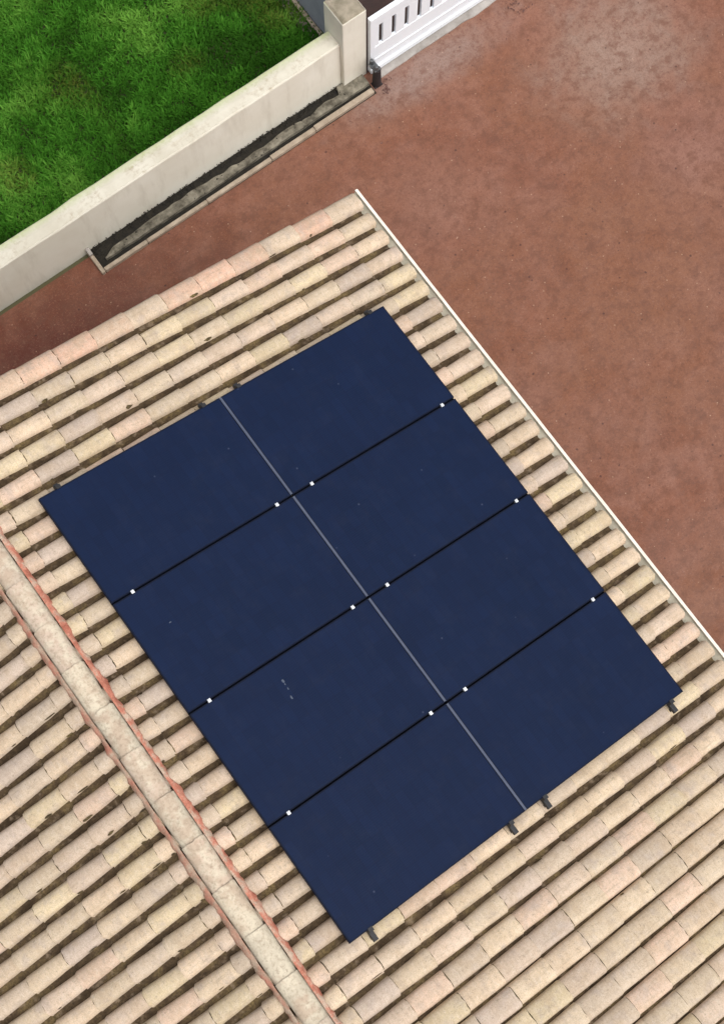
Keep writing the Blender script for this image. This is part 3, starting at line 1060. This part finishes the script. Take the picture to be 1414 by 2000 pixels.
lk = empty('lawn_kerb', (5.5, 5, 0))
tag(lk, 'pale concrete edging between the lawn and the grey wall', 'kerb')
yy = 3.76
while yy < 8.6:
    l = 0.5
    o = MB().box(5.545 + random.uniform(-.004, .004), 5.592, yy, yy + l - 0.008, -0.05, 0.055 + random.uniform(-.006, .006)).build('kerb_stone', M['kerb'], bevel=0.008)
    under(o, lk)
    yy += l
o = MB().add([(5.43, 3.745, 0.012), (5.545, 3.745, 0.012), (5.545, 8.6, 0.012), (5.43, 8.6, 0.012)], [(0, 1, 2, 3)]).build('bedding_strip', M['slab'])
under(o, lk)
# weeds along the kerb
V, F, T = grass_patch(5.40, 5.60, 3.75, 6.0, 2600, 15)
V[:, 2] += 0.02
me = mesh_np('kerb_weeds', V, F, T * 0.7)
me.materials.append(M['grass'])
o = bpy.data.objects.new('kerb_weeds', me)
COL.objects.link(o)
o['label'] = 'dark weeds growing along the lawn edging'
o['category'] = 'weeds'
kind(o, 'stuff')

# ------------------------------------------------------------------ sliding gate, its track and guide post
gt = empty('sliding_gate', (7.2, 3.42, 0))
tag(gt, 'white metal gate with narrow upright slots beside the pillar', 'gate')
GX0, GX1, GY = 5.735, 10.4, 3.42


def gpart(name, x0, x1, y0, y1, z0, z1, bev=0.004):
    return under(MB().box(x0, x1, y0, y1, z0, z1).build(name, M['gate'], bevel=bev), gt)


gpart('top_rail', GX0, GX1, GY - 0.028, GY + 0.028, 1.05, 1.155)
gpart('middle_rail', GX0 + 0.06, GX1, GY - 0.018, GY + 0.018, 0.955, 1.048)
gpart('stile', GX0, GX0 + 0.058, GY - 0.026, GY + 0.026, 0.125, 1.048)
gpart('lower_panel', GX0 + 0.06, GX1, GY - 0.020, GY + 0.020, 0.125, 0.545)
gpart('bottom_rail', GX0, GX1, GY - 0.040, GY + 0.030, 0.045, 0.123)
gpart('cover_strip', GX0 + 0.06, GX1, GY - 0.030, GY - 0.0205, 0.27, 0.30, 0.002)
xs_ = GX0 + 0.060
k = 0
slot = 5.886
while slot < GX1:
    x1 = slot - 0.027
    under(MB().box(xs_, x1, GY - 0.016, GY + 0.016, 0.547, 0.953).build('board', M['gate'], bevel=0.003), gt)
    xs_ = slot + 0.027
    slot += 0.1765
for x in (6.6, 9.4):
    under(MB().cyl((x, GY - 0.012, 0.034), (0, 1, 0), 0.03, 0.024, 14).build('wheel', M['black']), gt)

th = MB()
vs, fs = [], []
xs = np.linspace(5.80, 10.4, 60)
for j, x in enumerate(xs):
    e1 = 3.295 + 0.030 * (vnoise(np.array([x * 6]), np.array([1.0]), 31)[0] - 0.5)
    vs += [(x, e1, -0.02), (x, e1 + 0.008, 0.012), (x, 3.50, 0.016), (x, 3.51, -0.02)]
    if j:
        for q in range(3):
            a = (j - 1) * 4 + q
            fs.append((a, a + 4, a + 5, a + 1))
th.add(vs, fs)
o = th.build('gate_threshold', M['threshold'])
tag(o, 'pale concrete threshold strip on the ground under the white gate', 'threshold')

tr = empty('gate_track', (3.7, 3.3, 0))
tag(tr, 'narrow concrete channel with black slot along the foot of the white wall', 'channel')
# outer kerb in lengths
xx = 1.935
i = 0
while xx < 5.62:
    l = min(random.uniform(0.55, 0.95), 5.64 - xx)
    y0 = 3.168 + random.uniform(-0.004, 0.004) + 0.012 * (xx - 1.9) / 3.7
    wk = 0.048 + 0.028 * max(0, (xx - 3.2) / 2.4)
    under(MB().box(xx, xx + l - 0.004, y0, y0 + wk, -0.05, 0.055 + random.uniform(-.004, .004)).build('kerb_stone', M['kerb'], bevel=0.010), tr)
    xx += l
under(MB().box(1.885, 1.930, 3.165, 3.500, -0.05, 0.060).build('end_kerb', M['kerb'], bevel=0.010), tr)
under(MB().box(1.885, 1.930, 3.405, 3.500, 0.0605, 0.105).build('end_block', M['threshold'], bevel=0.008), tr)
# broken inner slab: a grid with ragged edge
vs, fs = [], []
xs = np.arange(2.02, 5.66, 0.03)
for j, x in enumerate(xs):
    a_ = np.array([x])
    lo = 3.280 + 0.016 * (x - 1.9) / 3.7 + 0.010 * (vnoise(a_ * 7, a_ * 0, 41)[0] - .5)
    hi = 3.39 + 0.06 * (vnoise(a_ * 2.3, a_ * 0, 42)[0] - .55) + 0.03 * (vnoise(a_ * 9, a_ * 0, 43)[0] - .5)
    if x > 5.30:
        hi = 3.50
    if x < 2.2:
        hi = min(hi, lo + 0.03 + (x - 2.02) * 0.5)
    hi = max(hi, lo + 0.035)
    z = 0.045 + 0.012 * (vnoise(a_ * 5, a_ * 0, 44)[0])
    vs += [(x, lo, -0.03), (x, lo + 0.004, z), (x, (lo + hi) / 2, z + 0.006 * random.random()), (x, hi - 0.01, z - 0.008), (x, hi, -0.03)]
    if j:
        for q in range(4):
            a = (j - 1) * 5 + q
            fs.append((a, a + 5, a + 6, a + 1))
fs += [(0, 1, 2, 3, 4), tuple(len(vs) - 1 - q for q in range(5))]
under(MB().add(vs, fs).build('slab', M['slab']), tr)
under(MB().add([(1.93, 3.17, 0.004), (5.66, 3.17, 0.004), (5.66, 3.505, 0.004), (1.93, 3.505, 0.004)], [(0, 1, 2, 3)]).build('soil_bed', M['soil']), tr)  # soil coloured near black to paint in the shade of the slot
# crumbs of soil, moss tufts and grit against the wall foot
m = MB()
g = random.Random(3)
for _ in range(700):
    x = g.uniform(1.95, 5.38)
    y = 3.50 - abs(g.gauss(0, 0.035))
    if g.random() < 0.12:
        y = g.uniform(3.29, 3.44)
    r = g.uniform(0.004, 0.013)
    z = 0.01 + g.uniform(0, 0.045) if y > 3.44 else 0.05
    p = [(x + r * g.uniform(.6, 1.3) * math.cos(t), y + r * g.uniform(.6, 1.3) * math.sin(t), z) for t in (0, 1.57, 3.14, 4.71)]
    m.add(p + [(x, y, z + r * g.uniform(.5, 1.2))], [(0, 1, 4), (1, 2, 4), (2, 3, 4), (3, 0, 4)])
kind(under(m.build('soil_crumbs', M['soil']), tr), 'stuff')

ps = empty('gate_guide_post', (5.74, 3.265, 0))
tag(ps, 'small black guide post with grey roller bracket at the gate pillar', 'post')
px, py = 5.728, 3.262
under(MB().box(px - 0.055, px + 0.055, py - 0.045, py + 0.045, -0.02, 0.02).build('base_plate', M['black'], bevel=0.006), ps)
under(MB().cyl((px, py, 0.02), (0, 0, 1), 0.052, 0.32, 14, 0.046).build('post_tube', M['black'], smooth=False), ps)
under(MB().box(px - 0.05, px + 0.03, py - 0.03, py + 0.10, 0.342, 0.365).build('bracket', M['bracket'], bevel=0.004), ps)
for dy in (-0.005, 0.085):
    under(MB().cyl((px - 0.01, py + dy, 0.366), (0, 0, 1), 0.028, 0.06, 12, 0.024).build('roller', M['bracket'], bevel=0.003), ps)
under(MB().cyl((px - 0.045, py - 0.01, 0.366), (0.2, 0.1, 1), 0.010, 0.085, 8).build('latch_pin', M['bracket']), ps)

# wet leaves blown against the post, a few more over the driveway
m = MB()
g = random.Random(11)


def leaf(x, y, s, z=0.006):
    a = g.uniform(0, 6.28)
    c, sn = math.cos(a), math.sin(a)
    P = [(-s, 0, 0), (-.2 * s, .38 * s, .2 * s * g.random()), (s, 0, .3 * s * g.random()), (-.1 * s, -.36 * s, .25 * s * g.random())]
    m.add([(x + p[0] * c - p[1] * sn, y + p[0] * sn + p[1] * c, z + p[2]) for p in P], [(0, 1, 3), (1, 2, 3)])


for cx, cy, sp, n in ((5.81, 3.225, 0.035, 26), (5.77, 3.13, 0.030, 18), (7.60, 3.16, 0.06, 22), (7.66, 3.02, 0.05, 12)):
    for _ in range(n):
        leaf(cx + g.gauss(0, sp), cy + g.gauss(0, sp * .7), g.uniform(0.010, 0.022), 0.004 + 0.008 * g.random())
for _ in range(150):
    leaf(g.uniform(0.2, 10.5), g.uniform(-4, 3.1), g.uniform(0.006, 0.018))
o = m.build('fallen_leaves', M['leaf'])
o['label'] = 'small wet brown leaves scattered over the red driveway'
o['category'] = 'leaves'
kind(o, 'stuff')
